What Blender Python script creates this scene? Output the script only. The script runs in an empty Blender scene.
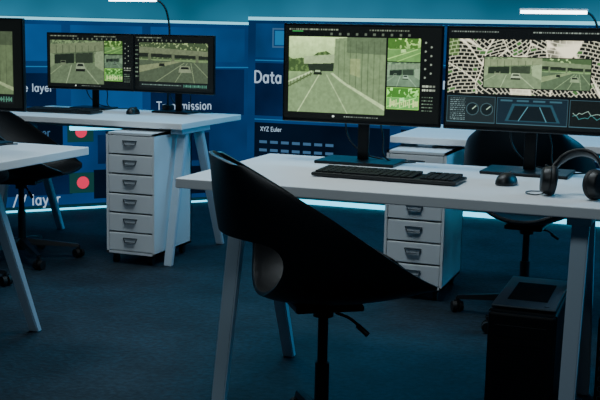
import bpy, bmesh, math, random
import numpy as np
from mathutils import Matrix, Vector
random.seed(4); rng=np.random.RandomState(7)
SC=bpy.context.scene
COL=SC.collection

# ------------------------------------------------------------ materials
def s2l(c):
    return tuple(((v/12.92) if v<=0.04045 else ((v+0.055)/1.055)**2.4) for v in c)
def C(h):
    h=h.lstrip('#'); return s2l([int(h[i:i+2],16)/255 for i in (0,2,4)])
def mat(name,col,rough=.5,metal=0.,var=0.,vscale=20.,bump=0.,bscale=200.,spec=.5):
    m=bpy.data.materials.new(name); m.use_nodes=True
    nt=m.node_tree; b=nt.nodes['Principled BSDF']
    if isinstance(col,str): col=C(col)
    b.inputs['Base Color'].default_value=(*col,1)
    b.inputs['Roughness'].default_value=rough
    b.inputs['Metallic'].default_value=metal
    b.inputs['Specular IOR Level'].default_value=spec
    tc=nt.nodes.new('ShaderNodeTexCoord')
    if var>0:
        n=nt.nodes.new('ShaderNodeTexNoise'); n.inputs['Scale'].default_value=vscale; n.inputs['Detail'].default_value=5
        r=nt.nodes.new('ShaderNodeValToRGB')
        r.color_ramp.elements[0].position=.3; r.color_ramp.elements[1].position=.7
        r.color_ramp.elements[0].color=(*[max(0,c*(1-var)) for c in col],1)
        r.color_ramp.elements[1].color=(*[min(1,c*(1+var)) for c in col],1)
        nt.links.new(tc.outputs['Object'],n.inputs['Vector'])
        nt.links.new(n.outputs['Fac'],r.inputs['Fac']); nt.links.new(r.outputs['Color'],b.inputs['Base Color'])
    if bump>0:
        n2=nt.nodes.new('ShaderNodeTexNoise'); n2.inputs['Scale'].default_value=bscale; n2.inputs['Detail'].default_value=3
        bp=nt.nodes.new('ShaderNodeBump'); bp.inputs['Strength'].default_value=bump; bp.inputs['Distance'].default_value=.002
        nt.links.new(tc.outputs['Object'],n2.inputs['Vector'])
        nt.links.new(n2.outputs['Fac'],bp.inputs['Height']); nt.links.new(bp.outputs['Normal'],b.inputs['Normal'])
    return m
def emat(name,col,st=1.,var=0.,vscale=1.5,zgrad=None):
    """zgrad=(z0,m0,z1,m1): brightness multiplier along local height"""
    m=bpy.data.materials.new(name); m.use_nodes=True
    nt=m.node_tree; nt.nodes.remove(nt.nodes['Principled BSDF'])
    e=nt.nodes.new('ShaderNodeEmission'); out=nt.nodes['Material Output']
    if isinstance(col,str): col=C(col)
    e.inputs['Color'].default_value=(*col,1); e.inputs['Strength'].default_value=st
    tc=nt.nodes.new('ShaderNodeTexCoord')
    if var>0:
        n=nt.nodes.new('ShaderNodeTexNoise'); n.inputs['Scale'].default_value=vscale; n.inputs['Detail'].default_value=3
        r=nt.nodes.new('ShaderNodeValToRGB')
        r.color_ramp.elements[0].position=.35; r.color_ramp.elements[1].position=.65
        r.color_ramp.elements[0].color=(*[c*(1-var) for c in col],1)
        r.color_ramp.elements[1].color=(*[min(1,c*(1+var)) for c in col],1)
        nt.links.new(tc.outputs['Object'],n.inputs['Vector'])
        nt.links.new(n.outputs['Fac'],r.inputs['Fac']); nt.links.new(r.outputs['Color'],e.inputs['Color'])
    if zgrad:
        sx=nt.nodes.new('ShaderNodeSeparateXYZ'); mr=nt.nodes.new('ShaderNodeMapRange')
        nt.links.new(tc.outputs['Object'],sx.inputs[0]); nt.links.new(sx.outputs['Z'],mr.inputs['Value'])
        mr.inputs['From Min'].default_value=zgrad[0];mr.inputs['To Min'].default_value=zgrad[1]*st
        mr.inputs['From Max'].default_value=zgrad[2];mr.inputs['To Max'].default_value=zgrad[3]*st
        nt.links.new(mr.outputs[0],e.inputs['Strength'])
    nt.links.new(e.outputs[0],out.inputs['Surface'])
    return m
def screenmat():
    m=bpy.data.materials.new('lcd_picture'); m.use_nodes=True
    nt=m.node_tree; b=nt.nodes['Principled BSDF']
    a=nt.nodes.new('ShaderNodeAttribute'); a.attribute_name='pic'
    b.inputs['Base Color'].default_value=(.01,.01,.01,1); b.inputs['Roughness'].default_value=.35
    b.inputs['Specular IOR Level'].default_value=.3
    nt.links.new(a.outputs['Color'],b.inputs['Emission Color']); b.inputs['Emission Strength'].default_value=1.6
    return m
M_lcd=screenmat()
M_white=mat('desk_laminate_white','#f3f5f6',.36,var=.03,vscale=6)
M_edge=mat('desk_edge_band','#c9cfd4',.45)
M_leg=mat('trestle_painted_steel','#bccedb',.42)
M_steel=mat('cabinet_painted_steel','#e2e7ea',.38,var=.02,vscale=8)
M_gap=mat('cabinet_shadow_gap','#23292d',.7)
M_handle=mat('label_holder_metal','#6f787d',.35,.6)
M_blk=mat('black_plastic','#0a0b0d',.42,bump=.15,bscale=600)
M_shell=mat('chair_shell_polypropylene','#0c0e11',.40,bump=.25,bscale=500,spec=.5)
M_frame=mat('monitor_bezel_black','#08090b',.3)
M_pole=mat('powder_coated_steel','#141619',.35,.5)
M_key=mat('keycaps_dark','#17191d',.55)
M_foam=mat('ear_cushion_leatherette','#101114',.6,bump=.4,bscale=200)
M_cast=mat('caster_rubber','#08090a',.6)
M_tower=mat('tower_case_steel','#15191d',.32,.3)
M_towertop=mat('tower_top_sheen','#5a656c',.30,.5)  # paler than the black case: light reflected off the top, put into the colour
M_mesh=mat('tower_grille_light','#6d7a80',.4,.7)
M_cyanled=emat('led_strip_cyan',(.07,.62,.92),3.2)
M_whiteled=emat('lamp_led_white',(.8,.95,1.),9)

# ------------------------------------------------------------ mesh helpers
def empty(name,loc=(0,0,0),rz=0):
    e=bpy.data.objects.new(name,None); COL.objects.link(e); e.location=loc; e.rotation_euler=(0,0,rz); e.empty_display_size=.1
    return e
def finish(bm,name,m,parent=None,smooth=False,loc=(0,0,0)):
    me=bpy.data.meshes.new(name); bm.normal_update(); bm.to_mesh(me); bm.free()
    if m: me.materials.append(m)
    o=bpy.data.objects.new(name,me); COL.objects.link(o); o.location=loc
    if parent: o.parent=parent
    if smooth:
        for p in me.polygons: p.use_smooth=True
    return o
def bbox(bm,cx,cy,cz,sx,sy,sz,rot=None):
    r=bmesh.ops.create_cube(bm,size=1); vs=r['verts']
    for v in vs:
        p=Vector((v.co.x*sx,v.co.y*sy,v.co.z*sz))
        if rot: p=rot@p
        v.co=p+Vector((cx,cy,cz))
    return vs
def box(name,c,s,m,parent=None,bev=0,seg=2,rot=None):
    bm=bmesh.new(); bbox(bm,0,0,0,*s)
    if bev>0: bmesh.ops.bevel(bm,geom=bm.edges[:],offset=bev,segments=seg,affect='EDGES',profile=.5)
    for v in bm.verts:
        v.co=(rot@v.co if rot else v.co)+Vector(c)
    return finish(bm,name,m,parent)
def cylbm(bm,p0,p1,r0,r1=None,n=20):
    if r1 is None: r1=r0
    p0=Vector(p0);p1=Vector(p1);d=p1-p0
    q=d.to_track_quat('Z','Y').to_matrix()
    r=bmesh.ops.create_cone(bm,cap_ends=True,segments=n,radius1=r0,radius2=r1,depth=d.length)
    for v in r['verts']: v.co=q@v.co+(p0+p1)/2
def cyl(name,p0,p1,r0,m,parent=None,r1=None,n=24):
    bm=bmesh.new(); cylbm(bm,p0,p1,r0,r1,n)
    o=finish(bm,name,m,parent,True)
    md=o.modifiers.new('es','EDGE_SPLIT'); md.split_angle=math.radians(40)
    return o
def beam(name,p0,p1,w0,d0,w1,d1,m,parent,bev=.004):
    """tapered rectangular member; w along X, d along Y"""
    bm=bmesh.new(); p0=Vector(p0);p1=Vector(p1)
    a=[bm.verts.new(p0+Vector((sx*w0/2,sy*d0/2,0))) for sx,sy in((-1,-1),(1,-1),(1,1),(-1,1))]
    b=[bm.verts.new(p1+Vector((sx*w1/2,sy*d1/2,0))) for sx,sy in((-1,-1),(1,-1),(1,1),(-1,1))]
    bm.faces.new(a[::-1]); bm.faces.new(b)
    for i in range(4): bm.faces.new((a[i],a[(i+1)%4],b[(i+1)%4],b[i]))
    bmesh.ops.recalc_face_normals(bm,faces=bm.faces[:])
    bmesh.ops.bevel(bm,geom=bm.edges[:],offset=bev,segments=2,affect='EDGES')
    return finish(bm,name,m,parent)
def tube(name,pts,r,m,parent=None,cyc=False,res=10):
    cu=bpy.data.curves.new(name,'CURVE'); cu.dimensions='3D'; cu.bevel_depth=r; cu.bevel_resolution=4; cu.resolution_u=res
    cu.use_fill_caps=True
    sp=cu.splines.new('BEZIER'); sp.bezier_points.add(len(pts)-1)
    for b,p in zip(sp.bezier_points,pts):
        b.co=p; b.handle_left_type=b.handle_right_type='AUTO'
    sp.use_cyclic_u=cyc
    cu.materials.append(m)
    o=bpy.data.objects.new(name,cu); COL.objects.link(o)
    if parent: o.parent=parent
    return o

# ------------------------------------------------------------ picture painter (for LCD panels)
class Canvas:
    def __init__(s,w,h,bg=(.05,.06,.06)):
        s.w,s.h=w,h; s.a=np.zeros((h,w,3)); s.a[:]=bg
        s.X,s.Y=np.meshgrid((np.arange(w)+.5)/w,(np.arange(h)+.5)/h)
        s.asp=w/h
    def blend(s,mask,c,al=1.):
        mk=(mask.astype(float)*al)[...,None]; s.a=s.a*(1-mk)+np.array(c)*mk
    def rect(s,x0,y0,x1,y1,c,al=1.): s.blend((s.X>=x0)&(s.X<x1)&(s.Y>=y0)&(s.Y<y1),c,al)
    def frame(s,x0,y0,x1,y1,c,t=.006):
        s.rect(x0,y0,x1,y0+t*s.asp,c);s.rect(x0,y1-t*s.asp,x1,y1,c);s.rect(x0,y0,x0+t,y1,c);s.rect(x1-t,y0,x1,y1,c)
    def poly(s,pts,c,al=1.,clip=None):
        ins=np.zeros(s.X.shape,bool); n=len(pts)
        for i in range(n):
            x0,y0=pts[i];x1,y1=pts[(i+1)%n]
            if y0==y1: continue
            cond=((y0>s.Y)!=(y1>s.Y))&(s.X<(x1-x0)*(s.Y-y0)/(y1-y0)+x0)
            ins^=cond
        if clip is not None: ins&=clip
        s.blend(ins,c,al)
    def line(s,x0,y0,x1,y1,w,c,al=1.,clip=None):
        ax=s.X*s.asp;x0*=s.asp;x1*=s.asp
        dx,dy=x1-x0,y1-y0;L=dx*dx+dy*dy+1e-9
        t=np.clip(((ax-x0)*dx+(s.Y-y0)*dy)/L,0,1)
        d=np.hypot(ax-x0-t*dx,s.Y-y0-t*dy); m=np.clip((w-d)/(.5*w)+.2,0,1)
        if clip is not None: m=m*clip
        s.blend(m,c,al)
    def disc(s,x,y,r,c,al=1.): s.blend(np.hypot((s.X-x)*s.asp,s.Y-y)<r,c,al)
    def noise(s,sx,sy,seed):
        r=np.random.RandomState(seed); g=r.rand(sy+2,sx+2)
        fx=s.X*sx;fy=s.Y*sy;ix=fx.astype(int);iy=fy.astype(int);tx=fx-ix;ty=fy-iy
        return (g[iy,ix]*(1-tx)+g[iy,ix+1]*tx)*(1-ty)+(g[iy+1,ix]*(1-tx)+g[iy+1,ix+1]*tx)*ty
    def words(s,x0,y,x1,h,c,seed=0,al=.9):
        r=np.random.RandomState(seed); x=x0
        while x<x1:
            w=r.uniform(.006,.018); s.rect(x,y,min(x+w,x1),y+h,c,al*r.uniform(.5,1)); x+=w+.005
def road(cv,x0,y0,x1,y1,seed=1,kind=0,tint=(1,1,1),dim=1.):
    T=lambda x,y:(x0+(x1-x0)*x,y0+(y1-y0)*y)
    clip=(cv.X>=x0)&(cv.X<x1)&(cv.Y>=y0)&(cv.Y<y1)
    t=np.array(tint)*dim
    P=lambda pts,c,al=1.:cv.poly([T(*p) for p in pts],np.array(c)*t,al,clip)
    Ln=lambda a,b,w,c,al=1.:cv.line(*T(*a),*T(*b),w*(y1-y0),np.array(c)*t,al,clip)
    ly=(cv.Y-y0)/(y1-y0);lx=(cv.X-x0)/(x1-x0)
    g=np.clip(1-ly*1.6,0,1)[...,None]
    cv.a=np.where(clip[...,None],(np.array([.84,.90,.70])*g+np.array([.42,.50,.38])*(1-g))*t,cv.a)
    n=cv.noise(60,34,seed)*.6+cv.noise(120,70,seed+1)*.4
    if kind==0:   # underpass with tall retaining wall
        tree=clip&(ly<.46)&(ly>.17+.14*cv.noise(18,3,seed+3))&(lx<.50)
        cv.blend(tree,(.24,.31,.20)*t); cv.blend(tree&(n>.55),(.36,.43,.28)*t,.8)
        P([(.16,.26),(.52,.22),(.52,.34),(.16,.36)],(.60,.64,.54))
        P([(.20,.36),(.48,.34),(.46,.47),(.22,.47)],(.14,.17,.15))
        P([(-.1,.62),(.22,.45),(.46,.45),(1.02,.86),(1.02,1.02),(-.1,1.02)],(.46,.52,.42))
        P([(.48,.02),(1.02,-.05),(1.02,.90),(.60,.60),(.47,.48)],(.44,.49,.40))
        P([(.60,.0),(1.02,-.05),(1.02,.22),(.60,.2)],(.34,.38,.32))
        for i in range(9):
            x=.52+i*.06; Ln((x,.05),(x,.52+i*.045),.006,(.28,.32,.26),.7)
        P([(.64,.28),(.74,.28),(.74,.52),(.64,.48)],(.62,.62,.46),.5)
        P([(.46,.47),(.60,.60),(1.02,.90),(1.02,.96),(.56,.60),(.44,.48)],(.70,.74,.62))
        Ln((.0,.60),(.24,.46),.012,(.74,.78,.66)); Ln((.0,.66),(.24,.49),.01,(.25,.29,.2))
        for i in range(7): Ln((.02+i*.035,.60-i*.022),(.02+i*.035,.66-i*.024),.008,(.3,.34,.25))
        Ln((.10,1.),(.32,.50),.008,(.78,.82,.68),.8); Ln((.62,1.),(.40,.50),.007,(.78,.82,.68),.6)
        P([(.27,.43),(.34,.43),(.35,.50),(.26,.50)],(.10,.12,.10)); P([(.28,.44),(.33,.44),(.335,.465),(.275,.465)],(.62,.68,.6))
    elif kind==1: # tunnel mouth with cars
        cv.blend(clip&(ly<.5),(.36,.40,.34)*t)
        cv.blend(clip&(ly<.22)&(n>.5),(.52,.58,.46)*t)
        P([(.0,.10),(1,.02),(1,.22),(.0,.32)],(.48,.50,.43))
        P([(.08,.34),(.45,.30),(.45,.56),(.08,.58)],(.13,.16,.14))
        P([(.48,.30),(.80,.27),(.80,.55),(.48,.56)],(.20,.23,.20))
        P([(.0,.55),(1,.5),(1,1.02),(0,1.02)],(.42,.46,.40))
        P([(.82,.26),(1.02,.22),(1.02,.72),(.84,.58)],(.56,.60,.52))
        P([(-.02,.30),(.08,.33),(.08,.58),(-.02,.66)],(.52,.56,.48))
        Ln((.30,1.),(.40,.58),.012,(.68,.72,.64),.8); Ln((.9,1.),(.62,.58),.012,(.68,.72,.64),.8); Ln((.0,.80),(.22,.58),.010,(.66,.70,.60),.7)
        for i in range(7): Ln((.12+i*.12,.12),(.12+i*.12,.30),.01,(.32,.35,.30))
        P([(.50,.52),(.63,.52),(.66,.69),(.47,.69)],(.62,.64,.60)); P([(.52,.54),(.61,.54),(.63,.60),(.50,.60)],(.12,.14,.14)); P([(.48,.66),(.65,.66),(.65,.71),(.48,.71)],(.08,.09,.08))
        P([(.2,.47),(.29,.47),(.3,.58),(.19,.58)],(.45,.47,.42)); P([(.21,.48),(.28,.48),(.285,.52),(.205,.52)],(.08,.09,.09))
    elif kind==3: # open multi-lane road, viaduct across the top
        cv.blend(clip&(ly<.42)&(n>.35),(.30,.36,.27)*t)
        P([(-.02,.10),(1.02,.20),(1.02,.32),(-.02,.26)],(.50,.52,.45)); P([(-.02,.26),(1.02,.32),(1.02,.40),(-.02,.36)],(.15,.17,.15))
        for x in (.15,.5,.85): P([(x-.02,.28),(x+.02,.28),(x+.02,.50),(x-.02,.50)],(.44,.46,.40))
        P([(-.02,.44),(1.02,.48),(1.02,1.02),(-.02,1.02)],(.36,.40,.35))
        P([(-.02,.60),(.5,.46),(.62,.47),(-.02,.78)],(.58,.60,.50))
        for k in range(4): Ln((.25+.28*k,1.),(.66+.05*k,.50),.010,(.68,.72,.62),.8)
        P([(.60,.58),(.74,.58),(.77,.74),(.58,.74)],(.60,.62,.56)); P([(.62,.60),(.72,.60),(.735,.65),(.61,.65)],(.08,.1,.1))
        P([(.30,.52),(.37,.52),(.38,.60),(.29,.60)],(.12,.14,.13))
    else:         # wide green crossing
        cv.blend(clip&(ly<.45)&(n>.42),(.26,.36,.20)*t)
        P([(.0,.5),(1,.42),(1,1.02),(0,1.02)],(.40,.50,.38))
        Ln((.0,.9),(.9,.46),.02,(.70,.78,.58)); Ln((.3,1.),(1.,.6),.02,(.62,.72,.52))
        P([(.4,.48),(.55,.46),(.56,.6),(.41,.62)],(.7,.75,.65))
    cv.a=np.where(clip[...,None],cv.a*(.88+.24*n[...,None]),cv.a)
def citymap(cv,x0,y0,x1,y1,seed=3,n=17):
    """districts, each with its own street grid orientation and pitch; avenues between districts"""
    r=np.random.RandomState(seed); clip=(cv.X>=x0)&(cv.X<x1)&(cv.Y>=y0)&(cv.Y<y1)
    ax=cv.X*cv.asp+.01*np.sin(cv.Y*22)+.006*np.sin(cv.X*37);ay=cv.Y+.010*np.sin(cv.X*26)
    d1=np.full(cv.X.shape,9.);d2=d1.copy(); idx=np.zeros(cv.X.shape,int)
    px=r.uniform(x0,x1,n)*cv.asp;py=r.uniform(y0,y1,n)
    for i in range(n):
        d=np.hypot(ax-px[i],ay-py[i]); nearer=d<d1
        d2=np.where(nearer,d1,np.minimum(d2,d)); d1=np.where(nearer,d,d1); idx=np.where(nearer,i,idx)
    ang=r.uniform(-.9,.9,n)[idx]; pu=r.uniform(.050,.080,n)[idx]; pv=r.uniform(.030,.044,n)[idx]
    u=ax*np.cos(ang)+ay*np.sin(ang); v=-ax*np.sin(ang)+ay*np.cos(ang)
    row=np.floor(v/pv); uu=u+row*.37*pu
    du=np.abs((uu/pu)%1-.5)*pu; dv=np.abs((v/pv)%1-.5)*pv
    du=pu/2-du; dv=pv/2-dv
    st=np.clip(1.15-np.minimum(du,dv)/.0060,0,1)
    av=np.clip(1.3-(d2-d1)/.012,0,1)
    cell=np.sin(np.floor(uu/pu)*12.9898+row*78.233)*43758.5453; cell=cell-np.floor(cell)
    block=np.array([.075,.09,.075])*(.5+.9*cell[...,None]); park=((cell>.92)&(st<.5))
    col=block+(np.array([.86,.85,.74])-block)*st[...,None]
    col=np.where(park[...,None],np.array([.26,.40,.22]),col)
    col=col+(np.array([.98,.95,.82])-col)*av[...,None]
    cv.a=np.where(clip[...,None],col,cv.a)
def pic_cctv(w,h,seed=1,k=0,dim=1.):
    c=Canvas(w,h,(.035,.045,.04))
    c.words(.03,.035,.35,.014,(.6,.65,.55),seed); c.words(.55,.035,.80,.014,(.6,.65,.55),seed+1)
    for i in range(10): c.rect(.30+i*.055,.075,.315+i*.055,.10,(.45,.5,.42),.7)
    road(c,.03,.12,.66,.93,seed,k,(.97,1.05,.90),dim)
    road(c,.67,.12,.875,.36,seed+5,2,(.95,1.12,.78),dim)
    road(c,.67,.37,.875,.62,seed+7,1,(.9,1.05,.95),dim)
    road(c,.67,.63,.875,.86,seed+9,2,(.9,1.25,.8),dim)
    c.frame(.67,.63,.875,.86,(.55,.8,.35),.004)
    for i in range(16): # waveform
        c.rect(.68+i*.012,.80-.05*abs(math.sin(i*1.3)),.687+i*.012,.80+.04*abs(math.sin(i*1.3)),(.9,.95,.6),.8)
    for i in range(9):
        c.disc(.905+.035*(i%2),.16+.045*i,.010,(.6,.65,.58),.8)
    c.words(.89,.60,.97,.02,(.85,.9,.8),seed+3); c.words(.89,.64,.97,.02,(.85,.9,.8),seed+4)
    for i in range(5): c.words(.89,.72+.035*i,.96,.012,(.5,.6,.5),seed+20+i)
    c.rect(.05,.06,.12,.065,(.3,.8,.4)); c.disc(.33,.965,.012,(.8,.85,.8)); c.words(.40,.96,.62,.012,(.6,.65,.6),5)
    return c
def pic_wide(w,h,seed=1,k=1,dim=1.):
    """single wide camera feed with a slim tool column on the left"""
    c=Canvas(w,h,(.035,.045,.04))
    c.words(.03,.035,.35,.014,(.6,.65,.55),seed)
    for i in range(10): c.rect(.05+i*.06,.075,.065+i*.06,.10,(.45,.5,.42),.7)
    for i in range(8): c.words(.02,.18+.08*i,.055,.02,(.5,.6,.5),seed+i)
    road(c,.07,.13,.93,.84,seed,k,(.98,1.04,.90),dim)
    c.rect(.07,.86,.93,.95,(.07,.09,.09)); c.words(.10,.89,.60,.016,(.5,.6,.55),seed+3)
    for i in range(30): c.rect(.62+i*.01,.90-.03*abs(math.sin(i*1.7)),.626+i*.01,.90+.03*abs(math.sin(i*1.7)),(.35,.6,.5),.8)
    return c
def pic_map(w,h,seed=2,dim=1.):
    c=Canvas(w,h,(.03,.04,.045))
    c.words(.02,.03,.30,.014,(.6,.65,.6),seed); c.words(.5,.03,.9,.014,(.6,.65,.6),seed+1)
    citymap(c,.01,.11,.99,.66,seed)
    c.rect(.01,.11,.07,.28,(.45,.62,.30),.5)
    road(c,.22,.28,.56,.60,seed,1,(1.0,1.08,.92),dim); road(c,.56,.28,.84,.60,seed+31,3,(.85,.95,.80),dim)
    c.frame(.22,.28,.84,.60,(.05,.07,.06),.004)
    c.rect(0,.66,1,1,(.035,.05,.055))
    for (a,b,col) in ((.01,.30,(.10,.14,.15)),(.31,.72,(.07,.13,.17)),(.73,.99,(.06,.08,.08))):
        c.rect(a,.69,b,.96,col); c.frame(a,.69,b,.96,(.22,.34,.38),.003)
    for i in range(12):
        c.words(.03,.71+.02*i,.12,.008,(.5,.6,.6),seed+i)
    for i in range(2):
        c.disc(.165+.085*i,.82,.065,(.22,.31,.33)); c.disc(.165+.085*i,.82,.057,(.06,.10,.11))
        c.line(.165+.085*i,.82,.185+.085*i,.79,.006,(.6,.7,.6))
    c.poly([(.36,.93),(.40,.75),(.63,.75),(.68,.93)],(.13,.26,.31)); c.poly([(.38,.92),(.415,.77),(.62,.77),(.66,.92)],(.05,.09,.11))
    c.line(.44,.92,.49,.78,.005,(.3,.5,.55)); c.line(.60,.92,.56,.78,.005,(.3,.5,.55))
    for i in range(4): c.rect(.33+.095*i,.71,.40+.095*i,.73,(.25,.42,.47),.7)
    xs=np.linspace(.75,.97,14)
    for i in range(13):
        y=lambda j:.82+.03*math.sin(j*1.7)*math.cos(j*.6)
        c.line(xs[i],y(i),xs[i+1],y(i+1),.003,(.55,.65,.6)); c.line(xs[i],y(i+4)+.04,xs[i+1],y(i+5)+.04,.003,(.25,.5,.5))
    return c
def screen(name,cv,w,h,parent,loc):
    ny,nx=cv.h,cv.w
    X,Z=np.meshgrid(np.linspace(-w/2,w/2,nx),np.linspace(h/2,-h/2,ny))
    co=np.zeros((ny*nx,3));co[:,0]=X.ravel();co[:,2]=Z.ravel()
    idx=np.arange(ny*nx).reshape(ny,nx)
    f=np.stack([idx[1:,:-1],idx[1:,1:],idx[:-1,1:],idx[:-1,:-1]],-1).reshape(-1,4)
    me=bpy.data.meshes.new(name); me.vertices.add(len(co)); me.vertices.foreach_set('co',co.ravel())
    me.loops.add(f.size); me.loops.foreach_set('vertex_index',f.ravel().astype(np.int32))
    me.polygons.add(len(f)); me.polygons.foreach_set('loop_start',np.arange(0,f.size,4,dtype=np.int32))
    me.update(calc_edges=True)
    at=me.color_attributes.new('pic','FLOAT_COLOR','POINT')
    a=np.clip(cv.a,0,1); lin=np.where(a<=.04045,a/12.92,((a+.055)/1.055)**2.4)
    rgba=np.ones((ny*nx,4)); rgba[:,:3]=lin.reshape(-1,3)
    at.data.foreach_set('color',rgba.ravel())
    me.materials.append(M_lcd)
    o=bpy.data.objects.new(name,me); COL.objects.link(o); o.parent=parent; o.location=loc
    return o

# ------------------------------------------------------------ objects
def monitor(loc,rz,w,h,zb,cv,base=(.28,.19),neckw=.042):
    """origin on desk; screen faces -Y; zb=height of bezel bottom above desk"""
    e=empty('computer_monitor',loc,rz)
    cz=zb+h/2
    box('casing',(0,0,cz),(w,.018,h),M_frame,e,.004)
    box('rear_housing',(0,.028,cz-.01),(w*.55,.045,h*.55),M_blk,e,.012)
    screen('display_panel',cv,w-.014,h-.022,e,(0,-.0098,cz+.003))
    box('neck',(0,.055,cz*.5),(neckw,.014,cz),M_pole,e,.003)
    box('base_plate',(0,.03,.006),(base[0],base[1],.012),M_pole,e,.004)
    tube('power_cable',[(.03,.06,cz*.8),(.07,.07,.10),(.09,.05,.02),(.14,.07,.006),(.19,.10,.006)],.003,M_blk,e)
    tube('video_cable',[(-.04,.06,cz*.75),(-.075,.075,.12),(-.02,.075,.04),(.10,.085,.006)],.003,M_blk,e)
    return e
def desk(x0,x1,y0,y1,top=.74,th=.032,inset=.16,insetr=None,legoff=(-.05,.12,.30,.60)):
    e=empty('trestle_desk',(0,0,0))
    if insetr is None: insetr=inset
    box('tabletop',((x0+x1)/2,(y0+y1)/2,top-th/2),(x1-x0,y1-y0,th),M_white,e,.003)
    for i,x in enumerate((x0+inset,x1-insetr)):
        a,b,c,d=legoff
        beam('front_leg_%d'%(i+1),(x,y0+a,0),(x,y0+b,top-th-.02),.044,.030,.050,.042,M_leg,e)
        beam('rear_leg_%d'%(i+1),(x,y0+d,0),(x,y0+c,top-th-.02),.044,.030,.050,.042,M_leg,e)
        box('trestle_head_%d'%(i+1),(x,y0+(b+c)/2,top-th-.014),(.07,c-b+.16,.028),M_leg,e,.003)
    box('under_beam',((x0+x1)/2,y0+.21,top-th-.016),(x1-x0-2*inset,.05,.03),M_leg,e,.003)
    return e
def cabinet(x0,y0,w=.28,d=.43,H=.69):
    e=empty('drawer_cabinet',(x0+w/2,y0+d/2,0))
    z0=.055
    t=.012
    bm=bmesh.new()
    bbox(bm,-w/2+t/2,0,(z0+H)/2,t,d,H-z0); bbox(bm,w/2-t/2,0,(z0+H)/2,t,d,H-z0)
    bbox(bm,0,d/2-t/2,(z0+H)/2,w,t,H-z0); bbox(bm,0,0,H-t/2,w,d,t); bbox(bm,0,0,z0+t/2,w,d,t)
    finish(bm,'carcass',M_steel,e)
    box('inner_dark',(0,.01,(z0+H)/2),(w-2*t-.002,d-.05,H-z0-2*t),M_gap,e)
    n=6; hh=(H-z0-2*t)/n
    for i in range(n):
        zc=z0+t+hh*(i+.5)
        box('drawer_front_%d'%(i+1),(0,-d/2+.012,zc),(w-2*t-.004,.022,hh-.007),M_steel,e,.004)
        bm=bmesh.new()
        y=-d/2-.004
        bbox(bm,0,y,zc+.022,.080,.006,.003); bbox(bm,0,y-.004,zc+.000,.060,.010,.0035)
        rl=Matrix.Rotation(math.radians(22),3,'Y')
        bbox(bm,-.035,y,zc+.011,.003,.006,.024,rl.inverted()); bbox(bm,.035,y,zc+.011,.003,.006,.024,rl)
        finish(bm,'label_handle_%d'%(i+1),M_handle,e)
        box('label_card_%d'%(i+1),(0,-d/2-.0005,zc+.011),(.062,.002,.018),M_edge,e)
    for i,(sx,sy) in enumerate(((-1,-1),(1,-1),(1,1),(-1,1))):
        cx,cy=sx*(w/2-.035),sy*(d/2-.04)
        bm=bmesh.new()
        cylbm(bm,(cx-.010,cy,.021),(cx+.010,cy,.021),.021,n=20)
        bbox(bm,cx,cy+.004,.047,.028,.03,.016)
        finish(bm,'caster_%d'%(i+1),M_cast,e)
    return e

VS=[0,.2,.4,.55,.7,.85,1.]
CP=np.array([(-.325,.872),(-.312,.73),(-.278,.585),(-.20,.483),(-.04,.450),(.13,.460),(.285,.497)])
RP=np.array([(-.295,.872,.150),(-.19,.812,.225),(-.075,.742,.260),(.02,.678,.270),(.105,.620,.262),(.195,.562,.24),(.290,.510,.17)])
def crom(P,t):
    t=np.clip(t,0,1); i=int(min(len(VS)-2,np.searchsorted(VS,t,side='right')-1)); i=max(0,i)
    u=(t-VS[i])/(VS[i+1]-VS[i])
    p1,p2=P[i],P[i+1]; p0=P[i-1] if i>0 else 2*p1-p2; p3=P[i+2] if i+2<len(P) else 2*p2-p1
    return .5*((2*p1)+(-p0+p2)*u+(2*p0-5*p1+4*p2-p3)*u*u+(-p0+3*p1-3*p2+p3)*u**3)
def shellpt(u,v):
    c=crom(CP,v); r=crom(RP,v); a=abs(u)*math.pi/2
    k=1-math.cos(a); l=r[2]*math.sin(a)**1.0
    return Vector((c[0]+(r[0]-c[0])*k,math.copysign(l,u),c[1]+(r[1]-c[1])*k))
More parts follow.
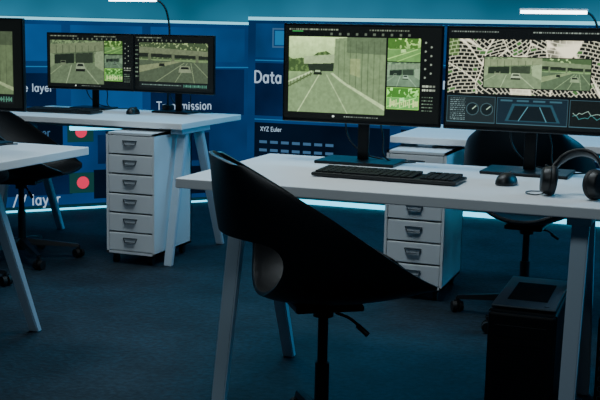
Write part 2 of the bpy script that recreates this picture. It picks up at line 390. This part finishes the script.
def chair(loc,az,lever=True,seat_rise=0.):
    e=empty('swivel_shell_chair',loc,az)
    bm=bmesh.new(); NU,NV=56,64
    hu,hv,ra,rb=0.,.425,.60,.130
    grid={}
    def rr(u,v): return math.hypot((u-hu)/ra,(v-hv)/rb)
    keep=[]
    for i in range(NU):
        for j in range(NV):
            uc=-1+2*(i+.5)/NU; vc=(j+.5)/NV
            if rr(uc,vc)>=1: keep.append((i,j))
    kset=set(keep)
    def uvof(i,j):
        u=-1+2*i/NU; v=j/NV
        ad=[(i-1,j-1),(i,j-1),(i-1,j),(i,j)]
        ins=[a for a in ad if 0<=a[0]<NU and 0<=a[1]<NV]
        if any(a not in kset for a in ins):
            r=rr(u,v); 
            if r>0: u=hu+(u-hu)/r; v=hv+(v-hv)/r
        return u,v
    def vert(i,j):
        if (i,j) not in grid:
            u,v=uvof(i,j)
            if v<.08: v=v+ (abs(u)**4)*.045*(1-v/.08)
            if v>.93: v=v-(abs(u)**4)*.03*((v-.93)/.07)
            grid[(i,j)]=bm.verts.new(shellpt(u,v)+Vector((0,0,seat_rise)))
        return grid[(i,j)]
    for (i,j) in keep:
        bm.faces.new((vert(i,j),vert(i+1,j),vert(i+1,j+1),vert(i,j+1)))
    bmesh.ops.recalc_face_normals(bm,faces=bm.faces[:])
    o=finish(bm,'bucket_shell',M_shell,e,True)
    s=o.modifiers.new('th','SOLIDIFY'); s.thickness=.011; s.offset=0
    b=o.modifiers.new('bv','BEVEL'); b.width=.003; b.segments=2; b.limit_method='ANGLE'; b.angle_limit=math.radians(50)
    zr=seat_rise+.020
    box('seat_bracket',(0,0,.418+zr),(.20,.16,.020),M_pole,e,.006)
    cyl('hub',(0,0,.38+zr),(0,0,.412+zr),.030,M_pole,e)
    cyl('gas_lift_inner',(0,0,.2),(0,0,.40+zr),.0150,M_pole,e)
    cyl('gas_lift_outer',(0,0,.09),(0,0,.26),.021,M_blk,e)
    if lever:
        tube('height_lever',[(.03,-.03,.395+zr),(.06,-.08,.388+zr),(.085,-.105,.365+zr)],.0045,M_pole,e)
        tube('lever_paddle',[(.075,-.095,.373+zr),(.098,-.12,.352+zr)],.008,M_blk,e)
    cyl('base_hub',(0,0,.055),(0,0,.11),.032,M_blk,e)
    for k in range(5):
        a=k*2*math.pi/5+.3; c,s_=math.cos(a),math.sin(a)
        bm=bmesh.new(); 
        st=[(.02,.095,.024,.022),(.14,.082,.019,.016),(.29,.066,.013,.010)]
        prev=None
        for (r,z,w,h) in st:
            ring=[bm.verts.new((r*c-s_*yy,r*s_+c*yy,z+zz)) for yy,zz in((-w,-h*.6),(w,-h*.6),(w*.7,h),(-w*.7,h))]
            if prev:
                for q in range(4): bm.faces.new((prev[q],prev[(q+1)%4],ring[(q+1)%4],ring[q]))
            else: bm.faces.new(ring)
            prev=ring
        bm.faces.new(prev[::-1]); bmesh.ops.recalc_face_normals(bm,faces=bm.faces[:])
        finish(bm,'star_leg_%d'%(k+1),M_blk,e)
        bm=bmesh.new(); R_=.29; t=a+.6
        cx,cy=R_*c,R_*s_; dx,dy=math.cos(t),math.sin(t)
        for sg in (-1,1): cylbm(bm,(cx+dx*.006*sg,cy+dy*.006*sg,.026),(cx+dx*.024*sg,cy+dy*.024*sg,.026),.026,.023,n=18)
        cylbm(bm,(cx,cy,.03),(cx,cy,.07),.008,n=10)
        bbox(bm,cx,cy,.045,.022,.022,.022)
        finish(bm,'caster_%d'%(k+1),M_cast,e,False)
    return e
def keyboard(loc,rz,w=.46,d=.15):
    e=empty('computer_keyboard',loc,rz)
    box('chassis',(0,0,.009),(w,d,.012),M_blk,e,.004,rot=None)
    bm=bmesh.new()
    rows=6
    nx=21; px=(w-.02)/nx; py=(d-.02)/rows
    for r in range(rows):
        for k in range(nx):
            if k in (15,) or k==17 and r==4: continue
            if r==0 and 4<=k<=9:
                if k>4: continue
                bbox(bm,-w/2+.01+px*7,-d/2+.01+py*.5,.017,px*5.7,py*.84,.008); continue
            bbox(bm,-w/2+.01+px*(k+.5),-d/2+.01+py*(r+.5),.017+.0008*r,px*.82,py*.80,.008)
    finish(bm,'keycaps',M_key,e)
    return e
def mouse(loc,rz):
    e=empty('computer_mouse',loc,rz)
    bm=bmesh.new(); bmesh.ops.create_uvsphere(bm,u_segments=32,v_segments=20,radius=1)
    for v in bm.verts:
        x,y,z=v.co; z=max(z,-.05)
        tap=1-.12*y
        v.co=Vector((x*.033*tap,y*.056,.004+z*.036*(1-.18*y)))
    finish(bm,'body',M_blk,e,True)
    bm=bmesh.new(); cylbm(bm,(-.003,.028,.032),(.003,.028,.032),.008,n=16); finish(bm,'scroll_wheel',M_key,e)
    box('button_seam',(0,.03,.0345),(.0012,.03,.004),M_gap,e)
    return e
def lamp(loc,barx=-.32,h=.60):
    """clamp lamp: post, gooseneck and LED bar head"""
    e=empty('led_desk_lamp',loc)
    box('clamp',(0,0,.02),(.05,.06,.04),M_blk,e,.006)
    tube('gooseneck',[(0,0,.03),(.0,0,.30),(-.0,-.0,h-.09),(-.03,-.02,h-.01),(-.07,-.04,h+.012)],.006,M_blk,e)
    box('head_housing',(barx/2-.05,-.04,h+.020),(abs(barx),.035,.010),M_steel,e,.004)
    box('led_diffuser',(barx/2-.05,-.04,h+.007),(abs(barx)-.01,.028,.016),M_whiteled,e,.003)
    return e
def headphones(loc,rz,sc=.85):
    e=empty('over_ear_headphones',loc,rz); e.scale=(sc,)*3
    lean=math.radians(38)
    bm=bmesh.new(); prev=None
    n=30
    for i in range(n+1):
        a=-.2+(math.pi+.4)*i/n
        cx,cz=.088*math.cos(a),.075+.105*math.sin(a)
        nx,nz=math.cos(a),math.sin(a)
        ring=[]
        for q in range(8):
            t=q*math.pi/4
            rad=.009*math.cos(t); yy=(.022 if .25<i/n<.75 else .016)*math.sin(t)
            p=Vector((cx+nx*rad,0,cz+nz*rad)); y=yy
            ring.append(bm.verts.new((p.x,math.sin(lean)*p.z+y*math.cos(lean),math.cos(lean)*p.z-y*math.sin(lean))))
        if prev:
            for q in range(8): bm.faces.new((prev[q],prev[(q+1)%8],ring[(q+1)%8],ring[q]))
        else: bm.faces.new(ring[::-1])
        prev=ring
    bm.faces.new(prev); bmesh.ops.recalc_face_normals(bm,faces=bm.faces[:])
    finish(bm,'headband',M_blk,e,True)
    for sg,nm in ((-1,'left'),(1,'right')):
        c0=Vector((sg*.080,.012,.050)); ax=Vector((sg*.90,-.42,.1)).normalized()
        q=ax.to_track_quat('Z','Y').to_matrix()
        bm=bmesh.new()
        cylbm(bm,c0,c0+ax*.026,.050,.040,n=32)
        o=finish(bm,'ear_cup_'+nm,M_blk,e,True); m=o.modifiers.new('b','BEVEL'); m.width=.005;m.segments=3
        md=o.modifiers.new('es','EDGE_SPLIT')
        bm=bmesh.new(); N1,N2=32,12; vv=[]
        for i in range(N1):
            for j in range(N2):
                a=2*math.pi*i/N1;b=2*math.pi*j/N2
                p=Vector(((.036+.015*math.cos(b))*math.cos(a),(.036+.015*math.cos(b))*math.sin(a),-.010+.014*math.sin(b)))
                vv.append(bm.verts.new(q@p+c0))
        for i in range(N1):
            for j in range(N2):
                bm.faces.new((vv[i*N2+j],vv[((i+1)%N1)*N2+j],vv[((i+1)%N1)*N2+(j+1)%N2],vv[i*N2+(j+1)%N2]))
        bmesh.ops.recalc_face_normals(bm,faces=bm.faces[:])
        finish(bm,'ear_cushion_'+nm,M_foam,e,True)
        tube('yoke_'+nm,[c0+ax*.012+Vector((0,.01,.03)),c0+ax*.018+Vector((0,.02,.045)),Vector((sg*.088,.04,.062))],.005,M_pole,e)
    tube('cord',[(-.082,-.01,.012),(-.10,-.03,.005),(-.14,-.02,.004),(-.155,.03,.004),(-.12,.06,.004)],.0022,M_blk,e)
    return e
def tower(loc,w,d,h,hexfront=False):
    e=empty('computer_tower',loc)
    box('chassis',(0,0,h/2+.012),(w,d,h-.012),M_tower,e,.006,3)
    box('front_fascia',(0,-d/2-.010,h/2+.012),(w-.006,.022,h-.018),M_blk,e,.007,3)
    box('top_panel',(0,0,h+.0145),(w-.012,d-.03,.006),M_towertop,e,.002)
    bm=bmesh.new()
    for i in range(22): bbox(bm,0,-d/2+.10+i*.011,h+.0185,w-.08,.003,.002)
    finish(bm,'top_vents',M_blk,e)
    cyl('power_button',(w/2-.035,-d/2+.045,h+.010),(w/2-.035,-d/2+.045,h+.020),.008,M_handle,e)
    for i,(sx,sy) in enumerate(((-1,-1),(1,-1),(1,1),(-1,1))):
        cyl('foot_%d'%(i+1),(sx*(w/2-.03),sy*(d/2-.04),0),(sx*(w/2-.03),sy*(d/2-.04),.02),.015,M_cast,e)
    bm=bmesh.new()
    if hexfront:
        r=.0095
        for i in range(int((w-.03)/(r*1.9))+1):
            for j in range(int((h-.05)/(r*1.65))):
                x=-w/2+.018+i*r*1.9+(j%2)*r*.95; z=.035+j*r*1.65
                if x>w/2-.014: continue
                vs=[];vi=[]
                for k in range(6):
                    a=math.pi/6+k*math.pi/3
                    vs.append(bm.verts.new((x+r*1.02*math.cos(a),-d/2-.0225,z+r*1.02*math.sin(a))))
                    vi.append(bm.verts.new((x+r*.72*math.cos(a),-d/2-.0225,z+r*.72*math.sin(a))))
                for k in range(6): bm.faces.new((vs[k],vs[(k+1)%6],vi[(k+1)%6],vi[k]))
        finish(bm,'honeycomb_grille',M_mesh,e)
    else:
        for i in range(30): bbox(bm,0,-d/2-.0215,.04+i*.0095,w-.05,.003,.003)
        finish(bm,'front_slats',M_tower,e)
        box('drive_bay',(0,-d/2-.021,h-.05),(w-.05,.004,.035),M_tower,e,.001)
    return e

# ------------------------------------------------------------ room
P0=Vector((-3.0,7.08,0)); DL=Vector((-.683,-.731,0)).normalized(); LL=4.2
carpet=bpy.data.materials.new('carpet_tiles'); carpet.use_nodes=True
nt=carpet.node_tree; b=nt.nodes['Principled BSDF']; b.inputs['Roughness'].default_value=.7; b.inputs['Specular IOR Level'].default_value=.3
tc=nt.nodes.new('ShaderNodeTexCoord')
n1=nt.nodes.new('ShaderNodeTexNoise'); n1.inputs['Scale'].default_value=3.5; n1.inputs['Detail'].default_value=9; n1.inputs['Roughness'].default_value=.8
n2=nt.nodes.new('ShaderNodeTexNoise'); n2.inputs['Scale'].default_value=45; n2.inputs['Detail'].default_value=5
r1=nt.nodes.new('ShaderNodeValToRGB'); r1.color_ramp.elements[0].position=.38; r1.color_ramp.elements[1].position=.66
r1.color_ramp.elements[0].color=(.006,.015,.023,1); r1.color_ramp.elements[1].color=(.021,.047,.068,1)
r2=nt.nodes.new('ShaderNodeValToRGB'); r2.color_ramp.elements[0].position=.35; r2.color_ramp.elements[1].position=.65
r2.color_ramp.elements[0].color=(.45,.45,.45,1)
mx=nt.nodes.new('ShaderNodeMixRGB'); mx.blend_type='MULTIPLY'; mx.inputs[0].default_value=1
bp=nt.nodes.new('ShaderNodeBump'); bp.inputs['Strength'].default_value=.6; bp.inputs['Distance'].default_value=.005
for n in (n1,n2): nt.links.new(tc.outputs['Object'],n.inputs['Vector'])
nt.links.new(n1.outputs['Fac'],r1.inputs['Fac']); nt.links.new(n2.outputs['Fac'],r2.inputs['Fac'])
nt.links.new(r1.outputs['Color'],mx.inputs[1]); nt.links.new(r2.outputs['Color'],mx.inputs[2])
nt.links.new(mx.outputs[0],b.inputs['Base Color']); nt.links.new(n2.outputs['Fac'],bp.inputs['Height']); nt.links.new(bp.outputs['Normal'],b.inputs['Normal'])
box('floor',(-1.2,2.6,-.05),(11,10.6,.1),carpet)
M_wall=mat('wall_paint_dark','#16242e',.8,var=.1,vscale=3)
M_ceil=mat('ceiling_dark','#12181c',.9,var=.1,vscale=3)
box('wall_back',(.5,7.20,1.5),(7.2,.1,3.0),M_wall)
box('ceiling',(-1.2,2.6,3.05),(11,10.6,.1),M_ceil)
angL=math.atan2(-DL.y,-DL.x)
wl=box('wall_left',(0,0,0),(LL,.1,3.0),M_wall)
nrm=Vector((DL.y,-DL.x,0))
if nrm.dot(Vector((1,-1,0)))>0: nrm=-nrm
wl.location=P0+DL*(LL/2)+nrm*.12+Vector((0,0,1.5)); wl.rotation_euler=(0,0,angL)

# video wall (flat lit display built as tiles, cards and lettering)
W_base=emat('display_blue_base',C('#0a3a6c'),1.,.40,1.2)
W_card=emat('display_card_navy',C('#082144'),1.,.35,2)
W_card2=emat('display_card_blue',C('#0e4a82'),1.,.45,1.3)
W_dark=emat('display_card_dark',C('#061426'),1.,.3,2)
W_band=emat('display_band_blue',C('#226a86'),1.,.45,.7,zgrad=(1.31,1.25,1.6,.6))
W_line=emat('display_line_cyan',C('#7fdcf6'),1.5)
W_line2=emat('display_line_blue',C('#2878b0'),1.0)
W_txt=emat('display_text_white',C('#b4d0ea'),.95)
W_txt2=emat('display_text_blue',C('#5a8cbc'),.5)
W_green=emat('display_tile_green',C('#14403f'),1.)
W_redc=emat('display_icon_red',C('#ea2a55'),1.2)
def quads(name,m,rs,parent,y):
    bm=bmesh.new()
    for (x0,z0,x1,z1) in rs:
        vs=[bm.verts.new(p) for p in((x0,y,z0),(x1,y,z0),(x1,y,z1),(x0,y,z1))]; bm.faces.new(vs)
    return finish(bm,name,m,parent)
def arc(cx,cy,rx,ry,a0,a1,n=12):
    return [(cx+rx*math.cos(math.radians(a0+(a1-a0)*i/n)),cy+ry*math.sin(math.radians(a0+(a1-a0)*i/n))) for i in range(n+1)]
G={
'D':(.80,[[(.1,0),(.1,1)],[(.1,1),(.3,1)]+arc(.30,.5,.40,.5,90,-90)+[(.1,0)]]),
'a':(.64,[arc(.28,.33,.22,.33,0,360,16),[(.50,.66),(.50,0)]]),
't':(.44,[[(.18,.92),(.18,.15),(.24,.02),(.38,0)],[(.02,.66),(.36,.66)]]),
'V':(.76,[[(.05,1),(.37,0),(.69,1)]]),
'l':(.28,[[(.12,0),(.12,1)]]),
'i':(.28,[[(.12,0),(.12,.66)],[(.12,.86),(.12,.90)]]),
'u':(.62,[[(.1,.66),(.1,.2)]+arc(.30,.2,.2,.2,180,360,8)+[(.5,.66)],[(.5,.2),(.5,0)]]),
'e':(.62,[[(.08,.35),(.52,.35)]+arc(.30,.33,.22,.33,5,320,14)]),
'y':(.58,[[(.05,.66),(.28,.04)],[(.51,.66),(.20,-.25),(.05,-.27)]]),
'r':(.42,[[(.1,0),(.1,.66)],[(.1,.42),(.2,.62),(.36,.66)]]),
'T':(.70,[[(.02,1),(.66,1)],[(.34,1),(.34,0)]]),
'n':(.62,[[(.1,0),(.1,.66)],[(.1,.44)]+arc(.30,.44,.2,.22,180,0,8)+[(.5,0)]]),
'm':(.92,[[(.1,0),(.1,.66)],[(.1,.48)]+arc(.27,.48,.17,.18,180,0,8)+[(.44,0)],[(.44,.48)]+arc(.61,.48,.17,.18,180,0,8)+[(.78,0)]]),
's':(.54,[arc(.27,.49,.18,.17,40,270,8)+arc(.27,.17,.19,.16,90,-140,8)]),
'o':(.64,[arc(.30,.33,.23,.33,0,360,16)]),
'g':(.64,[arc(.28,.33,.22,.33,0,360,16),[(.50,.66),(.50,-.1)]+arc(.28,-.1,.22,.16,0,-150,8)]),
'G':(.84,[arc(.42,.5,.36,.5,50,350,16)+[(.78,.45),(.45,.45)]]),
'S':(.68,[arc(.33,.74,.25,.26,40,270,10)+arc(.33,.24,.27,.24,90,-140,10)]),
'X':(.70,[[(.05,0),(.63,1)],[(.05,1),(.63,0)]]),
'Y':(.70,[[(.05,1),(.34,.5),(.63,1)],[(.34,.5),(.34,0)]]),
'Z':(.68,[[(.06,1),(.60,1),(.05,0),(.62,0)]]),
'E':(.64,[[(.56,1),(.1,1),(.1,0),(.56,0)],[(.1,.52),(.5,.52)]]),
'/':(.45,[[(.0,-.1),(.4,1.05)]]),
' ':(.36,[])}
def text(s,x,z,size,m,parent,y=-.012,wt=.07):
    bm=bmesh.new(); ox=0.
    for ch in s:
        adv,strokes=G[ch]
        for st in strokes:
            for (a,b_) in zip(st[:-1],st[1:]):
                A=Vector((ox+a[0],a[1])); B=Vector((ox+b_[0],b_[1])); d=(B-A)
                if d.length<1e-5: continue
                d.normalize(); nn=Vector((-d.y,d.x))*wt; A2=A-d*wt*.5; B2=B+d*wt*.5
                vs=[bm.verts.new((q.x*size+x,y,q.y*size+z)) for q in (A2-nn,B2-nn,B2+nn,A2+nn)]
                bm.faces.new(vs)
        ox+=adv+.06
    return finish(bm,'label_text',m,parent)
def disc(name,x,z,r,m,parent,y=-.012):
    bm=bmesh.new(); bm.faces.new([bm.verts.new((x+r*math.cos(a),y,z+r*math.sin(a))) for a in np.linspace(0,2*math.pi,28,endpoint=False)])
    return finish(bm,name,m,parent)
def frames(rs,t):
    out=[]
    for (x0,z0,x1,z1) in rs:
        out+=[(x0,z0,x1,z0+t),(x0,z1-t,x1,z1),(x0,z0,x0+t,z1),(x1-t,z0,x1,z1)]
    return out
vb=empty('video_wall',(-3.0,7.08,0),0)
box('display_cabinet',(3.3,.035,1.3),(6.6,.06,2.6),M_blk,vb,.004)
quads('picture_base',W_base,[(0,.05,6.6,1.31)],vb,-.002)
quads('picture_band',W_band,[(0,1.33,6.6,2.58)],vb,-.002)
quads('bright_rule',W_line,[(0,1.303,6.6,1.327)],vb,-.004)
cards=[];cards2=[];dk=[];ln=[];txtl=[]
for k in range(6):
    x=.06+k*1.1
    cards2.append((x,1.04,x+1.02,1.28)); cards.append((x,.62,x+1.02,1.0)); dk.append((x,.30,x+1.02,.57)); cards.append((x,.08,x+1.02,.26))
    ln+= [(x,1.015,x+1.02,1.022),(x,.59,x+1.02,.596)]
    for r in range(2):
        for c in range(7): txtl.append((x+.04+c*.085,.36+r*.06,x+.10+c*.085,.38+r*.06))
quads('cards_navy',W_card,cards,vb,-.004); quads('cards_blue',W_card2,cards2,vb,-.004); quads('cards_dark',W_dark,dk,vb,-.004)
quads('rules_blue',W_line2,ln,vb,-.006); quads('button_rows',W_txt2,txtl,vb,-.006)
text('Data',.055,.86,.080,W_txt,vb,wt=.08); text('XYZ Euler',.11,.51,.030,W_txt,vb)
text('Data',2.3,.86,.080,W_txt,vb,wt=.08); text('Signal',1.3,.86,.08,W_txt,vb)
quads('icon_frame',W_txt2,frames([(.19,1.11,.45,1.25)],.012),vb,-.008); quads('icon_fill',W_line2,[(.21,1.13,.43,1.23)],vb,-.007)
vl=empty('video_wall',P0+DL*LL,angL)
U=lambda u:LL-u
box('display_cabinet',(LL/2,.035,1.3),(LL,.06,2.6),M_blk,vl,.004)
quads('picture_base',W_base,[(0,.03,LL,1.27)],vl,-.002)
quads('picture_band',W_band,[(0,1.29,LL,2.58)],vl,-.002)
quads('bright_rule',W_line,[(0,1.268,LL,1.287)],vl,-.004)
cards=[(U(3.4),.70,U(1.40),.92),(U(3.4),.10,U(1.3),.0+.38),(U(.74),.62,U(.03),.95),(U(1.12),.30,U(.3),.50)]
cards2=[(U(3.4),1.0,U(1.36),1.24),(U(1.30),.66,U(.80),1.24),(U(.74),1.0,U(.03),1.24)]
quads('cards_navy',W_card,cards,vl,-.004); quads('cards_blue',W_card2,cards2,vl,-.004)
quads('cards_dark',W_dark,[(U(3.4),.42,U(1.36),.64),(U(1.15),.06,U(.3),.26)],vl,-.004)
quads('rules_blue',W_line2,[(0,.665,U(1.38),.672),(0,.395,U(1.34),.402),(0,.96,U(0),.967)],vl,-.006)
quads('tiles_green',W_green,[(U(1.33),.455,U(1.15),.595),(U(1.32),.105,U(1.15),.245)],vl,-.007)
disc('icon_red_1',U(1.237),.525,.040,W_redc,vl); disc('icon_red_2',U(1.228),.177,.042,W_redc,vl)
text('Value layer',U(1.745),.80,.050,W_txt,vl,wt=.07); text('/V layer',U(1.70),.04,.070,W_txt,vl)
text('Transmission',U(.70),.665,.056,W_txt,vl); text('Geo layer',U(1.72),.50,.05,W_txt2,vl)
s1=empty('led_light_strip',(0,0,0))
box('tube_right_1',(-1.48,7.05,.48),(.42,.03,.045),M_cyanled,s1,.008)
box('tube_right_2',(-.30,7.05,.48),(.60,.03,.045),M_cyanled,s1,.008)
s2=empty('led_light_strip',P0+DL*LL,angL)
box('tube_left',(U(1.05),-.03,.56),(.54,.03,.045),M_cyanled,s2,.008)
box('baseboard_back',(.3,7.05,.016),(6.5,.02,.030),M_cyanled)
bl=box('baseboard_left',(0,0,0),(LL-.1,.02,.010),M_cyanled); bl.location=P0+DL*(LL/2)-nrm*.04+Vector((0,0,.007)); bl.rotation_euler=(0,0,angL)

# ------------------------------------------------------------ furniture
desk(-1.52,-.11,3.00,3.82,inset=.18,insetr=.15)
desk(-3.70,-2.42,4.85,5.62,insetr=.05)
desk(-3.64,-2.24,2.90,3.66)
desk(-1.30,.10,4.80,5.60)
cabinet(-2.80,4.74); cabinet(-1.27,4.64)
monitor((-1.11,3.67,.74),0,.60,.36,.145,pic_cctv(340,200,1,0),(.30,.20))
monitor((-.50,3.66,.74),math.radians(-2),.60,.36,.145,pic_map(400,236,2),(.30,.20))
monitor((-3.335,5.48,.74),math.radians(2),.585,.335,.115,pic_cctv(220,126,11,1,.8),(.24,.17))
monitor((-2.785,5.48,.74),math.radians(-4),.540,.335,.115,pic_wide(220,126,21,3,.75),(.24,.17))
monitor((-2.705,3.47,.74),0,.60,.36,.145,pic_wide(300,176,9,0,.75),(.30,.20))
keyboard((-.90,3.32,.74),math.radians(-2),.49,.155)
keyboard((-3.33,5.16,.74),math.radians(3),.44,.14)
mouse((-.52,3.37,.74),math.radians(-10)); mouse((-2.94,5.28,.74),0)
headphones((-.300,3.17,.74),math.radians(-12),.90)
lamp((-2.88,5.59,.74),-.32,.64); lamp((-.44,5.55,.74),-.34,.595)
tower((-.405,3.26,0),.20,.44,.405); tower((-.10,3.42,0),.20,.42,.37,True)
chair((-.94,2.80,0),math.radians(34))
chair((-3.24,4.62,0),math.radians(16),seat_rise=-.02)
chair((-3.20,3.92,0),math.radians(90),seat_rise=-.02)
chair((-.60,4.50,0),math.radians(88),seat_rise=-.02)

# ------------------------------------------------------------ lights
def area(name,loc,target,size,sy,power,col):
    l=bpy.data.lights.new(name,'AREA'); l.shape='RECTANGLE'; l.size=size; l.size_y=sy; l.energy=power; l.color=col
    o=bpy.data.objects.new(name,l); COL.objects.link(o); o.location=loc
    o.rotation_euler=(Vector(target)-Vector(loc)).to_track_quat('-Z','Y').to_euler()
area('ceiling_and_fill_light',(-1.3,3.5,2.9),(-1.3,3.5,0),1.4,.7,36,(.82,.94,1))
area('ceiling_and_fill_light',(-3.2,4.4,2.9),(-3.1,4.6,0),1.0,.8,20,(.76,.92,1))
area('ceiling_and_fill_light',(-.8,.9,2.8),(-1.4,4.8,.5),1.6,.6,17,(.78,.92,1))
area('ceiling_and_fill_light',(1.6,5.2,2.0),(-1.0,4.9,.4),1.2,1.2,48,(.06,.54,1))  # added cyan side light, no fixture: tints right sides of cabinets and legs
area('ceiling_and_fill_light',(-2.0,6.3,2.9),(-1.9,4.6,0),2.6,.6,60,(.07,.56,1))  # added blue fill from above, strengthens the cyan spill on the floor
w=bpy.data.worlds.new('world'); SC.world=w; w.use_nodes=True
w.node_tree.nodes['Background'].inputs[0].default_value=(.05,.18,.32,1); w.node_tree.nodes['Background'].inputs[1].default_value=.11

# ------------------------------------------------------------ camera
cam=bpy.data.cameras.new('camera'); co=bpy.data.objects.new('camera',cam); COL.objects.link(co)
R=Matrix.Rotation(math.radians(20),4,'Z')@Matrix.Rotation(math.radians(90-8.9),4,'X')@Matrix.Rotation(math.radians(1.15),4,'Z')
co.matrix_world=Matrix.Translation((0,0,1.2))@R
cam.sensor_width=36; cam.lens=1050/600*36; cam.clip_start=.05
SC.camera=co
